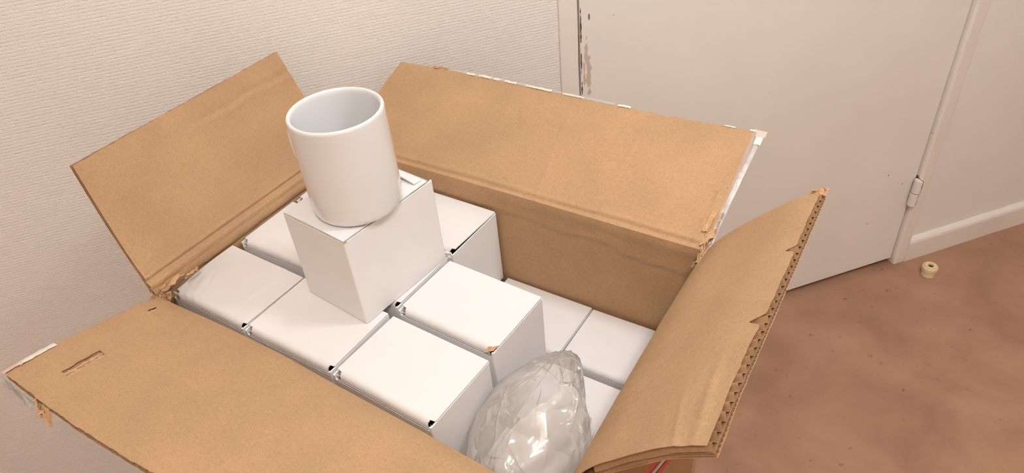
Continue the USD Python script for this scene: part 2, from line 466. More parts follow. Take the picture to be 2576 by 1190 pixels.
obj('bottom_panel', bx(UA - T, UB + T, VA - T, VB + T, -ZT + .0005, -ZT + .0065).apply_translation(-np.array([UC, VC, -ZT])), K_FLAP, carton)
panel('side_panel', 'v', UA, VA, VB, rim_ab, 1, wr_ab, 11)
panel('side_panel', 'u', VB, UA, UB + TO, rim_bc, -1, wr_bc, 12, thick=TO)
cd_panel = panel('side_panel', 'v', UB, VA, VB, rim_cd, -1, None, 13, thick=TO)
panel('side_panel', 'u', VA, UA, UB, rim_ad, 1, None, 14)
obj('layer_pad', cl(0) + 0 if False else bx(UA + .001, UB - .001, VA + .001, VB - .001, -0.2005, -0.1965).apply_translation(-np.array([UC, VC, -ZT])), K_FLAP, carton)

# print on the outside of the right-hand side: red border with a pale strip and dark lines
RED = mat('red_print', {'tc': ('texture_coordinate', {}), 'n': ('noise_texture', {'scale': 120.0, 'detail': 3.0}),
                        'r': ('rgb_ramp', {'ramp': [(0.3, (0.50, 0.035, 0.035)), (0.7, (0.60, 0.06, 0.05))]}), 'p': ('principled_bsdf', {'roughness': 0.5})},
          [('tc.object', 'n.vector'), ('n.fac', 'r.fac'), ('r.color', 'p.base_color')])
PALE = plain('pale_print', (0.62, 0.55, 0.50), 0.6, 0.3)
INK = plain('dark_ink', (0.06, 0.035, 0.03), 0.6, 0.3)
DIRV = np.array([0.165, -0.125 + 0.0]) / 1.0


def stripe(name, a0, a1, m, lift, parent):
    """a printed band running along the outer right side, between heights a0 > a1 (a slanted band: height = a - 1.19*v)"""
    v = np.array([VA + .002, VB - .002]); sl = -0.55
    P = np.array([[UB + TO + lift, vv, a + sl * vv] for vv in v for a in (a0, a1)]).reshape(2, 2, 3)
    if normals_of(P)[0, 0, 0] < 0:
        P = P[::-1]
    N = np.zeros_like(P); N[..., 0] = 1
    return obj(name, slab(cl(P), N, 0.00005, -0.0001), m, parent)


st = stripe('printed_stripe', -0.0535, -0.0885, RED, 0.00012, carton)
tag(st, 'red printed stripe with a pale centre band')
stripe('pale_band', -0.0662, -0.0758, PALE, 0.0003, st)
for a in (-0.0640, -0.0672, -0.0742, -0.0768):
    stripe('ink_line', a, a - 0.0008, INK, 0.0005, st)


def flap(name, S2P, lo, hi, pitch1=0.0072, th=(0.0042, 0.0024), tear=None, disp=None, res=(260, 90), seed=0, tmax=None, hole=None, splay=None, label=None):
    """one folded-out flap. S2P(s, t) -> points (s along the fold in metres, t 0..1 outwards) on the inner surface."""
    n, m = res
    s = np.linspace(lo, hi, n); t = np.linspace(0, 1, m)
    S, Tt = np.meshgrid(s, t, indexing='ij')
    jag = 1 + 0.006 * n1(S, 60, seed) + 0.004 * n1(S, 260, seed + 1) if tmax is None else tmax(S)
    P = S2P(S, Tt * jag)
    N = normals_of(P)
    up = 1 if N[..., 2].mean() > 0 else -1
    if up < 0:
        P = P[::-1]; S = S[::-1]; Tt = Tt[::-1]; N = normals_of(P)
    d = 0.0005 * fb2(S, Tt * .14, 22, seed + 2) + 0.00013 * n1(S, 330, seed + 3) * np.clip(Tt * 4, 0, 1)
    if disp is not None:
        d = d + disp(S, Tt)
    liner = slab(cl(P), N, d, d - 0.0005)
    if hole is not None:
        nv = n * m
        hv = hole(S, Tt).ravel(); hv = np.concatenate([hv, hv])
        fc = liner.faces
        liner = trimesh.Trimesh(liner.vertices, fc[~(hv[fc].all(1))], process=False)
    sp_ = (lambda q_: 1 + 0 * q_) if splay is None else splay
    f = obj(name, liner, K_FLAP, carton, smooth=35, label=label)
    t1, t2 = th
    # outer liner and mid liner
    Po = S2P(S, Tt * (1.0 + 0.004 * n1(S, 150, seed + 5)))
    obj('outer_liner', slab(cl(Po), N, -(t1 + t2) * sp_(S), -(t1 + t2) * sp_(S) - 0.0005), K_FLAP, f, smooth=35)
    obj('mid_liner', slab(cl(Po), N, -t1 * sp_(S), -t1 * sp_(S) - 0.0003), K_FLUTE, f, smooth=35)
    # flutes run outwards; their wave runs along the fold
    for pitch, a, bb, sd in ((pitch1, 0.0005, t1, 1), (pitch1 * .48, t1 + .0003, t1 + t2, 2)):
        k = int((hi - lo) / pitch)
        sw = np.linspace(lo, hi, k * 8 + 1); tw = np.array([0.22, 0.5, 0.8, 0.9, 0.96, 1.0])
        SW, TW = np.meshgrid(sw, tw, indexing='ij')
        PW = S2P(SW, TW * (1.0 + 0.003 * n1(SW, 150, seed + 8)))
        NW = normals_of(PW)
        if NW[..., 2].mean() < 0:
            PW = PW[::-1]; SW = SW[::-1]; NW = normals_of(PW)
        ph = SW / pitch * 2 * np.pi + 0.6 * n1(SW, 40, seed + sd)
        tri = np.arcsin(np.sin(ph) * .985) / (np.pi / 2)
        off = (-(a + bb) / 2 + (bb - a) / 2 * 0.97 * tri) * sp_(SW)
        obj('fluting', slab(cl(PW), NW, off + 0.00012, off - 0.00012), K_FLUTE, f, smooth=50)
    return f


def lerp(a, b, t): return a + (b - a) * t


# flap over the AB side (left, standing up against the wall)
def s2p_left(S, Tt):
    q = (S - VA) / (VB - VA)
    f0 = np.stack([0 * S + UA, S, rim_ab(S)], -1)
    tipA, tipB = np.array([-.0642, .0031 - .004, .1382]), np.array([-.065, .2612, .1400])
    tip = tipA + (tipB - tipA) * q[..., None]
    P = f0 + (tip - f0) * Tt[..., None]
    bow = 0.004 * np.sin(np.pi * Tt) * np.exp(-((q - 0.0) / .4) ** 2)
    P[..., 0] -= bow
    return P


def d_left(S, Tt):
    d = Tt * 0.143
    return (0.0020 * ridge(d - 0.004, .0035) - 0.0017 * ridge(d - .0095, .0024) + .0010 * ridge(d - .0125, .0018)
            + 0.0013 * fb2(S, d, 70, 31) * np.exp(-((S - VA) / .045) ** 2 - (d / .04) ** 2) * 1.6
            + 0.0007 * ridge(d - .020 - .35 * (S - VA) - .006 * n1(S, 45, 33), .006) * np.exp(-((S - VA) / .05) ** 2)
            + 0.0005 * ridge(d - .113 + .04 * (S - .2) - .003 * n1(S, 30, 34), .0035) * np.clip((S - .10) / .05, 0, 1)
            - 0.0007 * ridge(d - .119 + .04 * (S - .2) - .003 * n1(S, 30, 34), .004) * np.clip((S - .10) / .05, 0, 1))


flap_left = flap('flap', s2p_left, VA, VB, disp=d_left, res=(200, 130), seed=40, label='left flap standing up towards the wall')


# flap over the BC side (back right)
def s2p_back(S, Tt):
    q = (S - UA) / (UB - UA)
    f0 = np.stack([S, 0 * S + VB, rim_bc(S)], -1)
    a, b_ = np.array([.0001, .3919, .0821]), np.array([.4606, .394, .083])
    tip = a + (b_ - a) * q[..., None]
    tip[..., 2] += 0.0012 * np.sin(q * np.pi * 2.2)
    P = f0 + (tip - f0) * Tt[..., None]
    P[..., 2] += 0.0025 * np.sin(np.pi * Tt) * (0.4 + 0.6 * q)
    return P


def d_back(S, Tt):
    d = Tt * 0.14
    w = 0.0012 * n1(S, 22, 51)
    out = -0.0016 * ridge(d - .0045 - w, .0022) + 0.0010 * ridge(d - .0085 - w, .0025)
    out = out + 0.0006 * ridge(S - .262 + .15 * (d - .07), .003) + 0.00045 * ridge(S - .345, .002) - 0.0005 * ridge(S - .412, .0022) + 0.0004 * ridge(S - .12, .003)
    out = out + 0.0012 * fb2(S, d, 80, 55) * np.exp(-((S - UB) / .022) ** 2 - (d / .06) ** 2) * 1.5
    out = out - 0.0014 * ridge(S - UB + .020 - .10 * d, .0016) * (d < .062)
    return out


flap_back = flap('flap', s2p_back, UA + .004, UB, disp=d_back, res=(320, 100), seed=60, label='back right flap leaning outwards')


# flap over the AD side (front left, lying out towards the camera's left)
def s2p_front(S, Tt):
    q = (S - UA) / (UB - UA)
    z0 = rim_ad(S)
    va = poly1(Tt, [(0, -.012), (.10, -.0235), (.25, -.045), (.55, -.089), (.77, -.1205), (1.0, -.1535), (1.05, -.1608)])
    za = poly1(Tt, [(0, 0.0), (.10, .0065), (.25, .0125), (.55, .0225), (.77, .029), (1.0, .0335), (1.05, .0340)])
    lift = lerp(0.0335, 0.0369 + .012, q) / 0.0335
    z = z0 * (1 - np.clip(Tt, 0, 1)) + 0.0045 * np.clip(Tt, 0, 1) + za * np.clip(1 + 0 * lift, 1, 2)
    u = S + (1 - Tt) * 0.010 * (1 - q) * 0.9 + Tt * (0.0083 * (1 - q))
    return np.stack([u, va - 0.003 * np.sin(np.pi * np.clip(q * 2.2, 0, 1)) * Tt, z], -1)


def slot_du(S): return S + 0.008 - 0.0455


def hole_front(S, Tt):
    d = Tt * 0.143
    a = (np.abs(slot_du(S) + .0012 * n1(d, 200, 71)) < .0056) & (np.abs(d - 0.1005 + .0018 * n1(S, 300, 72)) < .0168)
    b_ = (np.abs(S + .010 - .0205 + .0012 * n1(d, 500, 77)) < .0016) & (np.abs(d - .0225) < .0042)
    return a | b_


def d_front(S, Tt):
    d = Tt * 0.143
    near = ridge(slot_du(S), .011) * (np.abs(d - .1005) < .019)
    out = 0.0004 * near * fb2(S, d, 240, 73)
    out = out + 0.0008 * ridge(d - .030 - .010 * n1(S, 12, 76) - .04 * S, .003) * np.exp(-(S / .12) ** 2)
    return out


flap_front = flap('flap', s2p_front, UA, UB, disp=d_front, hole=hole_front, res=(560, 170), seed=80, label='front left flap with a torn hand hole')
# torn corrugated paper lying in the hand hole, leaving a dark slit along its upper side
g1, g2 = np.meshgrid(np.linspace(-.0034, .0066, 30), np.linspace(.0825, .1185, 60), indexing='ij')
Ps = s2p_front(g1 - .008 + .0455, g2 / .143)
Ns = normals_of(Ps)
if Ns[..., 2].mean() < 0:
    Ps, g1, g2 = Ps[::-1], g1[::-1], g2[::-1]; Ns = normals_of(Ps)
dep = -.0016 + .0007 * fb2(g1, g2, 260, 78) + .0005 * np.sign(n2(g1, g2, 330, 74)) * (n2(g1, g2, 150, 79) > 0)
obj('torn_patch', slab(cl(Ps), Ns, dep, dep - .0003), K_TORN, flap_front, smooth=25)


# flap over the CD side (right, curling upwards)
def s2p_right(S, Tt):
    q = np.clip((S - VA) / (VB - VA), 0, 1)
    uC = poly1(Tt, [(0, .4560), (.1, .4662), (.2, .4764), (.36, .4918), (.54, .5076), (.70, .5214), (.86, .5348), (1.0, .5470), (1.06, .552)])
    zC = poly1(Tt, [(0, .0195), (.1, .0380), (.2, .0525), (.36, .0700), (.54, .0870), (.70, .1009), (.86, .1128), (1.0, .1215), (1.06, .125)])
    uD = poly1(Tt, [(0, .4590), (.08, .4640), (.26, .4798), (.43, .4948), (.58, .5079), (.75, .5237), (.87, .5366), (1.0, .5507), (1.06, .557)])
    zD = poly1(Tt, [(0, .0180), (.08, .0300), (.26, .0560), (.43, .0737), (.58, .0886), (.75, .1050), (.87, .1150), (1.0, .1250), (1.06, .129)])
    mid = np.sin(np.pi * q) ** 1
    u = lerp(uD, uC, q); z = lerp(zD, zC, q)
    z = z + mid * 0.006 * (1 - np.clip(Tt, 0, 1)) - mid * 0.004 * np.sin(np.pi * np.clip(Tt, 0, 1))
    return np.stack([u, S, z], -1)


def t_right(S):
    base = 0.986 + 0.005 * n1(S, 40, 91) + 0.006 * n1(S, 160, 92)
    for c, w, dep in ((0.183, .0030, .075), (0.1015, .0040, .080)):
        base = base - dep * ridge(S - c, w)
    base = base - 0.018 * ridge(S - .055, .035)
    return base


def d_right(S, Tt):
    d = Tt * .137
    return (0.0009 * ridge(d - .120 + .12 * (S - .05), .004) * np.exp(-((S - .03) / .05) ** 2) + 0.0006 * ridge(d - .105 + .3 * (S - .02), .003) * np.exp(-((S) / .04) ** 2)
            + 0.0004 * fb2(S, d, 60, 97) * np.clip(Tt * 2 - 1, 0, 1))


flap_right = flap('flap', s2p_right, VA + .003, VB - .001, pitch1=.0080, th=(.0042, .0024), splay=lambda q_: 1 + .40 * np.exp(-((q_ - VA - .003) / .03) ** 2), disp=d_right, res=(300, 110), seed=100, tmax=t_right, label='right flap curling up with exposed fluting along its edge')


# torn and crumpled paper at the split corners, and scraps of tape
def crumple(center, ax1, ax2, a, b_, amp, seed, n=26, droop=0.0):
    g = np.linspace(-1, 1, n)
    X, Y = np.meshgrid(g, g, indexing='ij')
    r = 1 + 0.35 * n1(np.arctan2(Y, X), 1.6, seed)
    X, Y = X * r, Y * r
    h = amp * fb2(X, Y, 1.7, seed + 3, 4) - droop * (X ** 2)
    a1, a2 = np.array(ax1, float), np.array(ax2, float)
    a1 /= np.linalg.norm(a1); a2 /= np.linalg.norm(a2)
    nn = np.cross(a1, a2); nn /= np.linalg.norm(nn)
    P = np.array(center) + a1 * (X * a)[..., None] + a2 * (Y * b_)[..., None] + nn * h[..., None]
    return slab(cl(P), normals_of(P), 0.0002, -0.0002)


for c, x1, x2, a, b_, amp, sd in [
    ((-.004, .006, .009), (0, 1, .1), (1, 0, .5), .013, .0035, .004, 201),
    ((-.010, -.006, .004), (1, .4, .3), (0, .6, 1), .007, .006, .005, 202),
    ((-.003, -.008, -.004), (0, .3, 1), (1, .5, 0), .009, .006, .004, 203),
    ((-.009, -.014, .006), (1, -1, 0), (0, .2, 1), .006, .004, .004, 204),
    ((.004, .026, .011), (0, 1, .1), (.7, 0, .7), .007, .003, .003, 205),
    ((.456, .262, .024), (0, 1, .4), (.6, 0, 1), .012, .005, .005, 206),
    ((.4575, .256, .012), (0, .3, 1), (1, .4, 0), .012, .004, .004, 207),
    ((.457, .276, .033), (.3, 1, .5), (.8, 0, .7), .009, .005, .004, 208),
    ((.452, .292, .040), (.05, 1, .42), (1, 0, .2), .014, .0028, .003, 209),
    ((.0565, -.159, .032), (1, -.6, -.3), (.2, -.4, -1), .008, .006, .004, 210),
    ((.066, -.160, .029), (.5, -.6, -.8), (1, .2, -.2), .007, .004, .003, 211),
    ((.548, .262, .121), (1, .1, .3), (0, 1, .4), .0032, .0036, .003, 212),
    ((.542, .264, .118), (.3, 0, 1), (1, .2, 0), .0026, .0032, .002, 213),
    ((.071, .3935, .0835), (1, 0, 0), (0, 1, .3), .009, .0025, .003, 215),
    ((.062, .3925, .0845), (1, .1, 0), (0, .5, 1), .006, .0015, .002, 216),
]:
    obj('torn_paper', crumple(c, x1, x2, a, b_, amp, sd), K_TORN, carton, smooth=30)

SCRAP = plain('white_label_scrap', (0.80, 0.76, 0.68), 0.4, 0.4)
PINKS = plain('pink_label_scrap', (0.72, 0.50, 0.44), 0.5, 0.4)
# clear tape folded over the right end of the back flap
n, m = 90, 12
sT = np.linspace(0.0, 1.02, n); wT = np.linspace(-0.0035, 0.0066, m)
SS, WW = np.meshgrid(sT, wT, indexing='ij')
Pt = s2p_back(0 * SS + UB, SS); Pt[..., 0] += WW * (0.35 + .65 * np.clip(SS, 0, 1)) ; Pt[..., 2] += 0.0012 + 0.0012 * fb2(SS * .14, WW, 160, 301) * np.exp(-(SS / .35) ** 2) * 2 + 0.0003 * fb2(SS * .14, WW, 160, 302) - 0.25 * np.clip(WW, 0, 1)
tp = obj('clear_tape', slab(cl(Pt), normals_of(Pt), .00006, -.00006), TAPE, carton, smooth=40, label='clear parcel tape along the flap edge')
for (s0, s1, t0, t1, mt) in [(.4520, .4660, .994, 1.007, SCRAP), (.4590, .4690, .955, 1.010, PINKS), (.4605, .4675, .885, .955, SCRAP), (.426, .437, .996, 1.006, SCRAP), (.100, .112, .99, 1.012, SCRAP),
                             (.118, .136, .992, 1.016, SCRAP), (.14, .149, .992, 1.012, SCRAP), (.155, .172, .994, 1.014, SCRAP), (.185, .22, .994, 1.012, SCRAP), (.235, .262, .996, 1.008, SCRAP), (.305, .32, .993, 1.012, SCRAP), (.082, .30, .999, 1.02, TAPE)]:
    g1, g2 = np.meshgrid(np.linspace(s0, s1, 24), np.linspace(t0, t1, 6), indexing='ij')
    g2 = g2 + .004 * n1(g1, 400, int(s0 * 1000))
    Ps = s2p_back(g1, g2); Ps[..., 2] += 0.0011 + .0004 * fb2(g1, g2 * .14, 200, int(s1 * 999))
    obj('tape_scrap', slab(cl(Ps), normals_of(Ps), .0001, -.0001), mt, carton, smooth=40)
for (t0, t1, w0, w1, mt) in [(.70, .92, -.0045, .003, SCRAP), (.90, 1.01, -.004, .002, PINKS)]:
    g1, g2 = np.meshgrid(np.linspace(w0, w1, 8), np.linspace(t0, t1, 24), indexing='ij')
    g1 = g1 + .0010 * n1(g2, 60, 17)
    Ps = s2p_front(UA + 0 * g1, g2); Ps[..., 0] += g1; Ps[..., 2] += .0010 - np.abs(np.minimum(g1, 0)) * .3 + .0004 * fb2(g1, g2 * .14, 200, 18)
    obj('tape_scrap', slab(cl(Ps), normals_of(Ps), .0001, -.0001), mt, carton, smooth=40)
# tape hanging from the front flap's outer edge
for (s0, s1, mt, drop) in [(-.012, .045, TAPE, .0035)]:
    g1, g2 = np.meshgrid(np.linspace(s0, s1, 40), np.linspace(0, 1, 8), indexing='ij')
    Ps = s2p_front(g1, 0 * g1 + 1.005); Ps[..., 2] -= .0045 + g2 * drop * (1 + .3 * n1(g1, 90, 5)); Ps[..., 1] -= .002 + .004 * g2 + .0015 * fb2(g1, g2 * .02, 120, 6)
    obj('clear_tape', slab(cl(Ps), normals_of(Ps), .00008, -.00008), mt, carton, smooth=40)

# ---------------------------------------------------------------- mug boxes
BL, BD, BH = 0.1120, 0.0812, 0.0965
TK = 0.0016


def box_body(bl, bd, bh, front_drop=0.0068, crushed=False):
    def rr(x, y, r): return m3.CrossSection.square((2 * (x - r), 2 * (y - r)), True).offset(r, m3.JoinType.Round, 2.0, 16)
    outer = rr(bl / 2, bd / 2, 0.0016); inner = rr(bl / 2 - TK, bd / 2 - TK, 0.0006)
    w = (outer - inner).extrude(bh - 0.0021) + outer.extrude(TK)
    cut = m3.Manifold.cube((bl - 0.005, TK + .0008, 0.05), False).translate((-bl / 2 + .0025, -bd / 2 - .0004, bh - front_drop))
    slot = m3.Manifold.cube((bl - 0.008, TK - .0005, 0.006), False).translate((-bl / 2 + .004, -bd / 2 + .00025, bh - front_drop - .0045))
    w = w - cut - slot
    if crushed:                        # the left wall is pressed down towards the front
        w = w - m3.Manifold.cube((TK + .012, .055, .05), False).translate((-bl / 2 - .002, -bd / 2 - .001, bh - .0105))
    return w


def flute_strip(bl, bd, bh, front_drop=0.0068, pitch=0.0026):
    k = int((bl - .009) / pitch)
    x = np.linspace(-bl / 2 + .0045, bl / 2 - .0045, k * 6 + 1); z = np.array([bh - front_drop - .0044, bh - front_drop - .0003])
    X, Z = np.meshgrid(x, z, indexing='ij')
    tri = np.arcsin(np.sin(X / pitch * 2 * np.pi) * .98) / (np.pi / 2)
    Y = -bd / 2 + TK / 2 + (TK / 2 - .0003) * .95 * tri
    P = np.stack([X, Y, Z], -1)
    return slab(P, normals_of(P), .00008, -.00008)


def box_lid(bl, bd, bh, fn=None, side_gap=0.0005, notch=0.0058, seed=0, lift=0.0, th=0.0013, n=44):
    """the lid: flat top, a rounded bend at the front and the tuck that goes down inside the front wall"""
    r = 0.0062
    yb, yf = bd / 2 - .0006, -bd / 2 + TK + .0005
    flat = np.linspace(yb, yf + r, 34)
    ang = np.linspace(0, np.pi / 2, 12)[1:]
    path = np.vstack([np.c_[flat, np.full(len(flat), bh)], np.c_[yf + r - r * np.sin(ang), bh - r + r * np.cos(ang)], [[yf, bh - r - .004], [yf, bh - r - .010]]])
    m = len(path)
    half = np.full(m, bl / 2 - side_gap)
    k = len(flat)
    half[k + 2:] = bl / 2 - notch
    half[k + 5:] = bl / 2 - notch - .0006
    g = np.linspace(-1, 1, n)
    X = g[:, None] * half[None, :]
    Y = np.repeat(path[None, :, 0], n, 0); Z = np.repeat(path[None, :, 1], n, 0)
    P = np.stack([X, Y, Z], -1)
    # gentle lift towards the front
    P[..., 2] += lift * np.clip((yb - Y) / bd, 0, 1)
    P[..., 2] += 0.00025 * fb2(X, Y, 30, seed) * np.clip((yb - Y) * 200, 0, 1)
    if fn is not None:
        P = fn(P)
    N = normals_of(P)
    if N[:, :20, 2].mean() < 0:
        P = P[::-1]; N = normals_of(P)
    return slab(P, N, 0, -th)


def ear(bl, bd, bh, side, seed=0):
    """the folded dust-flap ear that peeps out beside the tuck"""
    x0 = side * (bl / 2 - .0012); x1 = side * (bl / 2 - .0064)
    y = -bd / 2 + TK + .0008
    a = np.linspace(0, 1, 5)[:, None]; c = np.linspace(0, 1, 5)[None, :]
    X = x0 + (x1 - x0) * a + 0 * c
    Y = y + .0030 * a + .0012 * np.sin(c * 3 + seed) + .0030 * (1 - c)
    Z = bh - .0035 - .004 * a - .012 * (1 - c)
    P = np.stack([X, Y, Z], -1)
    return slab(P, normals_of(P), .0003, -.0003)


def build_box(t, bl=BL, bd=BD, bh=BH, fn=None, lift=0.0, seed=0, side_gap=0.0005, ears=True, drop=0.0068, notch=0.0058, crushed=False):
    body = obj('box_body', box_body(bl, bd, bh, drop, crushed), WHITE, t, smooth=30)
    obj('front_fluting', flute_strip(bl, bd, bh, drop), K_FLUTE, body, smooth=50)
    inn = bx(-bl / 2 + TK + .0003, bl / 2 - TK - .0003, -bd / 2 + TK + .0003, bd / 2 - TK - .0003, TK + .0002, bh - .0085)
    keep = ~(inn.face_normals[:, 2] > .5)
    obj('inner_liner', (inn.vertices, inn.faces[keep][:, ::-1]), K_TORN, body)
    obj('lid', box_lid(bl, bd, bh, fn, side_gap, seed=seed, lift=lift, notch=notch), WHITE, t, smooth=30)
    if ears:
        for sd in (-1, 1):
            obj('corner_ear', ear(bl, bd, bh, sd, seed), WHITE, t)
    return t


GRP = 'white mug boxes packed in the carton'
PROTO = {}


def mug_box(label, u, v, level, yaw=0.0, group=GRP, unique=False, dz=0.0, **kw):
    x, y, z = c2w(u, v, -0.097 * (3 - level))
    if unique or 'p' not in PROTO:
        t = thing('mug_box', label, 'box', (x, y, z + dz), CY + yaw, group)
        build_box(t, **kw)
        if not unique:
            PROTO['p'] = t
        return t
    t = thing('mug_box', label, 'box', (x, y, z + dz), CY + yaw, group)
    t.GetReferences().AddInternalReference(PROTO['p'].GetPath())
    t.SetInstanceable(True)
    tag(t, label, 'box', group)
    return t


def rumple(P):
    """crushed lid of the box in the left corner"""
    X, Y = P[..., 0], P[..., 1]
    w = np.exp(-((X + BL / 2) / .026) ** 2)
    wf = np.exp(-((Y + BD / 2) / .034) ** 2)
    P = P.copy()
    P[..., 2] -= 0.0050 * w * wf
    fold = X + .56 * (Y + .03) + .030
    P[..., 2] += 0.0011 * np.abs(np.sin(fold * 260 + 2.5 * n2(X, Y, 45, 5))) * np.exp(-((X + .036) / .016) ** 2) * np.clip((.015 - Y) / .03, 0, 1)
    P[..., 2] += 0.0007 * np.abs(X + .010 + .02 * Y) / .05 * (X < .03)
    P[..., 0] += 0.0016 * w * wf * n1(Y, 120, 7)
    return P


def sag(P):
    P = P.copy()
    P[..., 2] += 0.0022 * np.clip(P[..., 0] / (BL / 2), 0, 1) ** 2 * np.clip((BD / 2 - P[..., 1]) / BD, 0, 1)
    return P


# upper layer
mug_box('white mug box with a crumpled wrinkled lid in the left corner of the carton', .0485, .0425, 2, -.03, unique=True, fn=rumple, seed=3, crushed=True)
mug_box('white mug box at the front edge, half under the stacked box with the mug', .1620, .0405, 2, -.01)
p3 = mug_box('white mug box nearest the camera, left of the plastic bag', .2785, .0368, 2, -.045)
p4 = mug_box('white mug box with a torn kraft corner, right of the stacked mug box', .2800, .1270, 2, -.043, unique=True, seed=8)
obj('torn_corner', crumple((0, 0, 0), (1, .5, .3), (.2, 1, .2), .0042, .0032, .0014, 77).apply_translation(np.array([UC, VC, -ZT]) + np.array([BL / 2 - .0050, -BD / 2 + .0030, BH - .0012])), K_TORN, p4, smooth=30)
p5 = mug_box('white mug box at the back with a lifted lid, behind the stacked box', .1675, .2212, 2, -.02, unique=True, fn=sag, seed=12, side_gap=0.0012)
obj('torn_corner', crumple((0, 0, 0), (1, .3, 0), (0, .3, 1), .0045, .0040, .0016, 78).apply_translation(np.array([UC, VC, -ZT]) + np.array([BL / 2 - .0075, -BD / 2 + .0012, BH - .0055])), WHITE, p5, smooth=30)
mug_box('white mug box beside the left flap, just behind the crumpled one', .0510, .1350, 2, .01)
mug_box('white mug box in the far corner, mostly hidden behind the mug', .0510, .2205, 2, .0)
mug_box('white mug box directly beneath the stacked box that carries the mug', .1645, .1330, 2, -.02)
# lower layer: the four in the opened gap, then those hidden under the upper ones
mug_box('white mug box low against the back wall, right of the back box', .2845, .2215, 1, -.01)
mug_box('white mug box low in the right corner, under the curling right flap', .3985, .2200, 1, .005)
mug_box('white mug box low beside the right flap, behind the plastic bag', .3975, .1300, 1, .0)
mug_box('white mug box low beneath the clear plastic bag', .3960, .0400, 1, .0)
for (u, v) in [(.0490, .0420), (.1635, .0410), (.2790, .0400), (.0490, .1320), (.1630, .1320), (.2790, .1310), (.0490, .2215), (.1635, .2215)]:
    mug_box('white mug box of the lower layer, hidden beneath the upper boxes', u, v, 1, 0.0, group='hidden lower mug boxes')

# the box stacked on top, turned across the others
SB, SD, SH = 0.0830, 0.1122, 0.0980
sx, sy, sz = c2w(.1738, .1195, 0.0)


def hump(P):
    P = P.copy()
    P[..., 2] += 0.0006 * np.cos(P[..., 0] / SB * np.pi)
    return P


top = thing('stacked_mug_box', 'white mug box stacked across the others, carrying the white mug', 'box', (sx, sy, sz + .0002), CY - .1036 + math.pi)
build_box(top, SB, SD, SH, fn=hump, seed=20, side_gap=0.0011, drop=0.0045, notch=.003)
# loose tuck strip lying on the lid near its front edge
g1, g2 = np.meshgrid(np.linspace(-.0355, .026, 30), np.linspace(0, 1, 6), indexing='ij')
Pk = np.stack([g1, -SD / 2 + .0075 + g2 * .0105, SH + .0006 + .0004 * (1 - g2) + .0046 * g2 ** 1.3 * np.clip(1 - ((g1 + .006) / .034) ** 2, .12, 1)], -1)
Nk = normals_of(Pk)
if Nk[..., 2].mean() < 0:
    Pk = Pk[::-1]; Nk = normals_of(Pk)
obj('tuck_flap', slab(Pk, Nk, .0005, -.0005), WHITE, top, smooth=30, label='loose tuck strip raised along the lid')
for k, (x, y) in enumerate([(-SB / 2 + .0035, SD / 2 - .004)]):
    obj('torn_corner', crumple((0, 0, 0), (1, -.6, .1), (.5, 1, .2), .0045, .0016, .0010, 90 + k).apply_translation(np.array([UC, VC, -ZT]) + np.array([x, y, SH - .0016])), K_TORN, top, smooth=30)

# ---------------------------------------------------------------- the mug
mu, mv_ = .1830, .1103
mx, my, mz = c2w(mu, mv_, SH + .0008)
mug = thing('mug', 'plain white glossy ceramic mug standing on the stacked box', 'mug', (mx, my, mz + .0004), CY)
R0, HM = 0.0410, 0.0950
prof = [(0, .0030), (.030, .0030), (.0325, .0018), (.0330, .0002), (.0350, 0), (.0372, .0004), (.0392, .0018), (.0403, .0042), (.0407, .0075), (R0, .014)]
prof += [(R0, z) for z in np.linspace(.02, HM - .006, 8)] + [(R0 + .0001, HM - .003), (R0 - .0002, HM - .0012), (R0 - .0011, HM - .0002), (R0 - .0021, HM), (R0 - .0032, HM - .0006), (R0 - .0040, HM - .0022), (R0 - .0043, HM - .005)]
prof += [(R0 - .0044, z) for z in np.linspace(HM - .012, .016, 7)] + [(R0 - .0050, .011), (R0 - .0075, .0078), (R0 - .012, .0066), (0, .0062)]
obj('mug_body', lathe(prof, 128), CERAMIC, mug, smooth=45)
az = math.radians(177)
ctrl = np.array([[R0 - .0022, .0690], [R0 + .010, .0720], [R0 + .021, .0670], [R0 + .0262, .0550], [R0 + .0262, .0400], [R0 + .0230, .0270], [R0 + .013, .0175], [R0 - .0022, .0150]])
from scipy.interpolate import CubicSpline
cs = CubicSpline(np.linspace(0, 1, len(ctrl)), ctrl); tt = np.linspace(0, 1, 48)
cp = cs(tt); ct = cs(tt, 1); ct /= np.linalg.norm(ct, axis=1, keepdims=True)
ph = np.linspace(0, 2 * np.pi, 20, endpoint=False)
wid = 0.0058 + .0016 * (np.abs(tt - .5) * 2) ** 4; dep = 0.0040 + .0012 * (np.abs(tt - .5) * 2) ** 4
ring = []
for k in range(48):
    nr = np.array([-ct[k, 1], ct[k, 0]])
    rr_ = cp[k, 0] + nr[0] * np.cos(ph) * dep[k]; zz = cp[k, 1] + nr[1] * np.cos(ph) * dep[k]; ll = np.sin(ph) * wid[k]
    ring.append(np.c_[rr_ * math.cos(az) - ll * math.sin(az), rr_ * math.sin(az) + ll * math.cos(az), zz])
ring = np.array(ring)
rad_ = np.hypot(ring[..., 0], ring[..., 1]); ring[..., :2] *= (np.maximum(rad_, R0 - .0022) / rad_)[..., None]
ring = np.concatenate([ring, ring[:, :1]], 1)
hm = trimesh.Trimesh(ring.reshape(-1, 3), grid_faces(48, 21), process=False)
hm.merge_vertices(); hm.fix_normals()
obj('handle', hm, CERAMIC, mug, smooth=True)

# ---------------------------------------------------------------- the crumpled clear bag
bu, bv = .388, .060
bagx, bagy, bagz = c2w(bu, bv, -0.0968)
sp = trimesh.creation.icosphere(subdivisions=7)
d = sp.vertices
prs = d.copy()
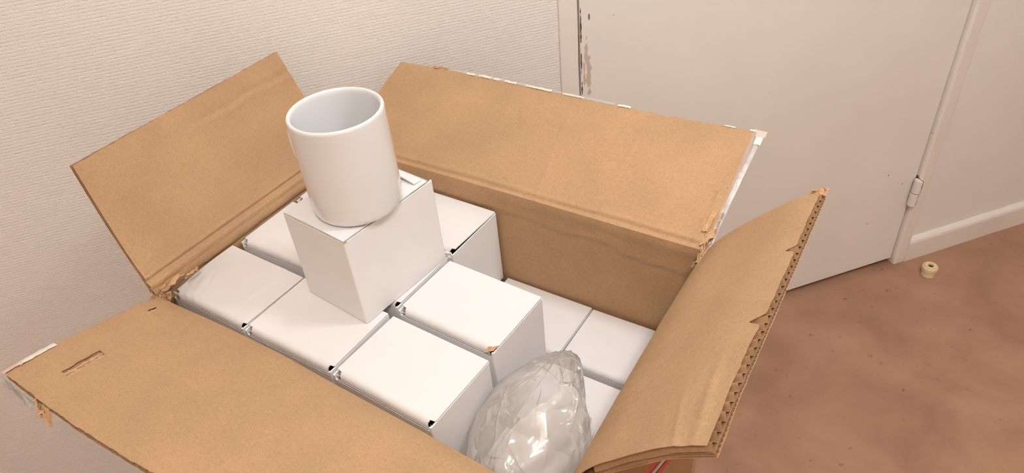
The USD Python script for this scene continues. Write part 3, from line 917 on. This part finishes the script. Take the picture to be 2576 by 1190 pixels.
# overall shape: a puffed bag leaning towards the back, with a pinched blunt top
P = np.c_[d[:, 0] * .052, d[:, 1] * .070, d[:, 2] * .052]
top_w = np.clip((d[:, 2] + .1) / 1.1, 0, 1) ** 1.5
P[:, 1] *= 1.12
tp_ = np.clip((P[:, 1] + .025) / .10, 0, 1)
tp_ = tp_ * tp_ * (3 - 2 * tp_)
P[:, 0] = P[:, 0] * (1 - .50 * tp_) - .007 * tp_
P[:, 2] = P[:, 2] * (1 - .12 * tp_)
P[:, 1] += .008 + .010 * top_w
P[:, 1] = np.where(P[:, 1] > .074, .074 + (P[:, 1] - .074) * .35, P[:, 1])


rb = np.random.default_rng(41)
wr = .0045 * nz(d * 1.7, 401)
nf = rb.normal(size=(46, 3)); nf /= np.linalg.norm(nf, axis=1, keepdims=True); hf = rb.uniform(.84, 1.0, 46)
dots = d @ nf.T
fac = np.min(np.where(dots > .2, hf / np.maximum(dots, .2), 9), axis=1)      # soft facets of the film
wr = wr + .016 * (np.clip(fac, .8, 1.12) - .95)
for k in range(110):                                                           # sharp creases, each along an arc
    c = rb.normal(size=3); c /= np.linalg.norm(c)
    t_ = np.cross(c, rb.normal(size=3)); t_ /= np.linalg.norm(t_)
    b_ = np.cross(c, t_)
    along, across = d @ t_, d @ b_ + .05 * nz(d * 4, 500 + k)
    ln = rb.uniform(.12, .5)
    env = np.exp(-(along / ln) ** 4) * (d @ c > 0)
    wr = wr + rb.choice([-1, 1, 1]) * rb.uniform(.0005, .0016) * env * np.exp(-np.abs(across) / rb.uniform(.008, .03))
P += d * wr[:, None]
P[:, 2] += .046
P[:, 2] = np.where(P[:, 2] < .0014, .0014 + .0006 * (nz(d * 20, 406) + 1) * .2, P[:, 2])
# keep it inside the gap between the neighbouring boxes and the carton's sides
lo_u, hi_u, lo_v = .3385 - bu, .4570 - bu, VA + .001 - bv
P[:, 0] = np.where(P[:, 0] < lo_u, lo_u + (P[:, 0] - lo_u) * .02, P[:, 0]); P[:, 0] = np.where(P[:, 0] > hi_u, hi_u + (P[:, 0] - hi_u) * .02, P[:, 0]); P[:, 1] = np.maximum(P[:, 1], lo_v)
bag = thing('plastic_bag', 'crumpled clear plastic bag stuffed in the gap between the mug boxes', 'plastic bag', (bagx, bagy, bagz), CY)
obj('bag_film', trimesh.Trimesh(P, sp.faces, process=False), BAG, bag, smooth=True)
# the open end of the bag: loose film folded back over the front
for nm, axis, lim, lift_, sd in (('bag_fold', (.62, -.60, .50), .72, .0060, 601),):
    ax = np.array(axis) / np.linalg.norm(axis)
    dv = d @ ax + .09 * nz(d * 3.1, sd) + .04 * nz(d * 9, sd + 1)
    fsel = sp.faces[(dv[sp.faces] > lim).all(1)]
    Q = P + d * (lift_ * (.35 + .65 * np.clip((1 - dv) / (1 - lim), 0, 1)) + .0022 * nz(d * 5, sd + 2))[:, None]
    Q[:, 0] = np.clip(Q[:, 0], lo_u - .0003, hi_u + .0003); Q[:, 1] = np.maximum(Q[:, 1], lo_v); Q[:, 2] = np.maximum(Q[:, 2], .0016)
    used_, inv = np.unique(fsel, return_inverse=True)
    obj(nm, trimesh.Trimesh(Q[used_], inv.reshape(-1, 3), process=False), BAG, bag, smooth=True)

# ---------------------------------------------------------------- plastic fitting on the floor
cap = thing('pipe_fitting', 'small cream plastic pipe fitting standing on the floor by the baseboard', 'pipe fitting', (1.545, -.0660, 0))
obj('fitting_body', lathe([(.0, 0), (.0126, 0), (.0136, .0010), (.0138, .0135), (.0142, .0146), (.0150, .0152), (.0155, .0162), (.0157, .0222), (.0154, .0240), (.0146, .0252), (.0138, .0256), (.0132, .0250), (.0124, .0250), (.0121, .0268), (.0113, .0276), (.0066, .0276), (.0058, .0268), (.0056, .006), (.0, .006)], 48), CREAM, cap, smooth=30)
obj('bore', lathe([(.0, .0065), (.0054, .0065), (.0054, .0225), (.0, .0225)], 24), HOLE, cap)
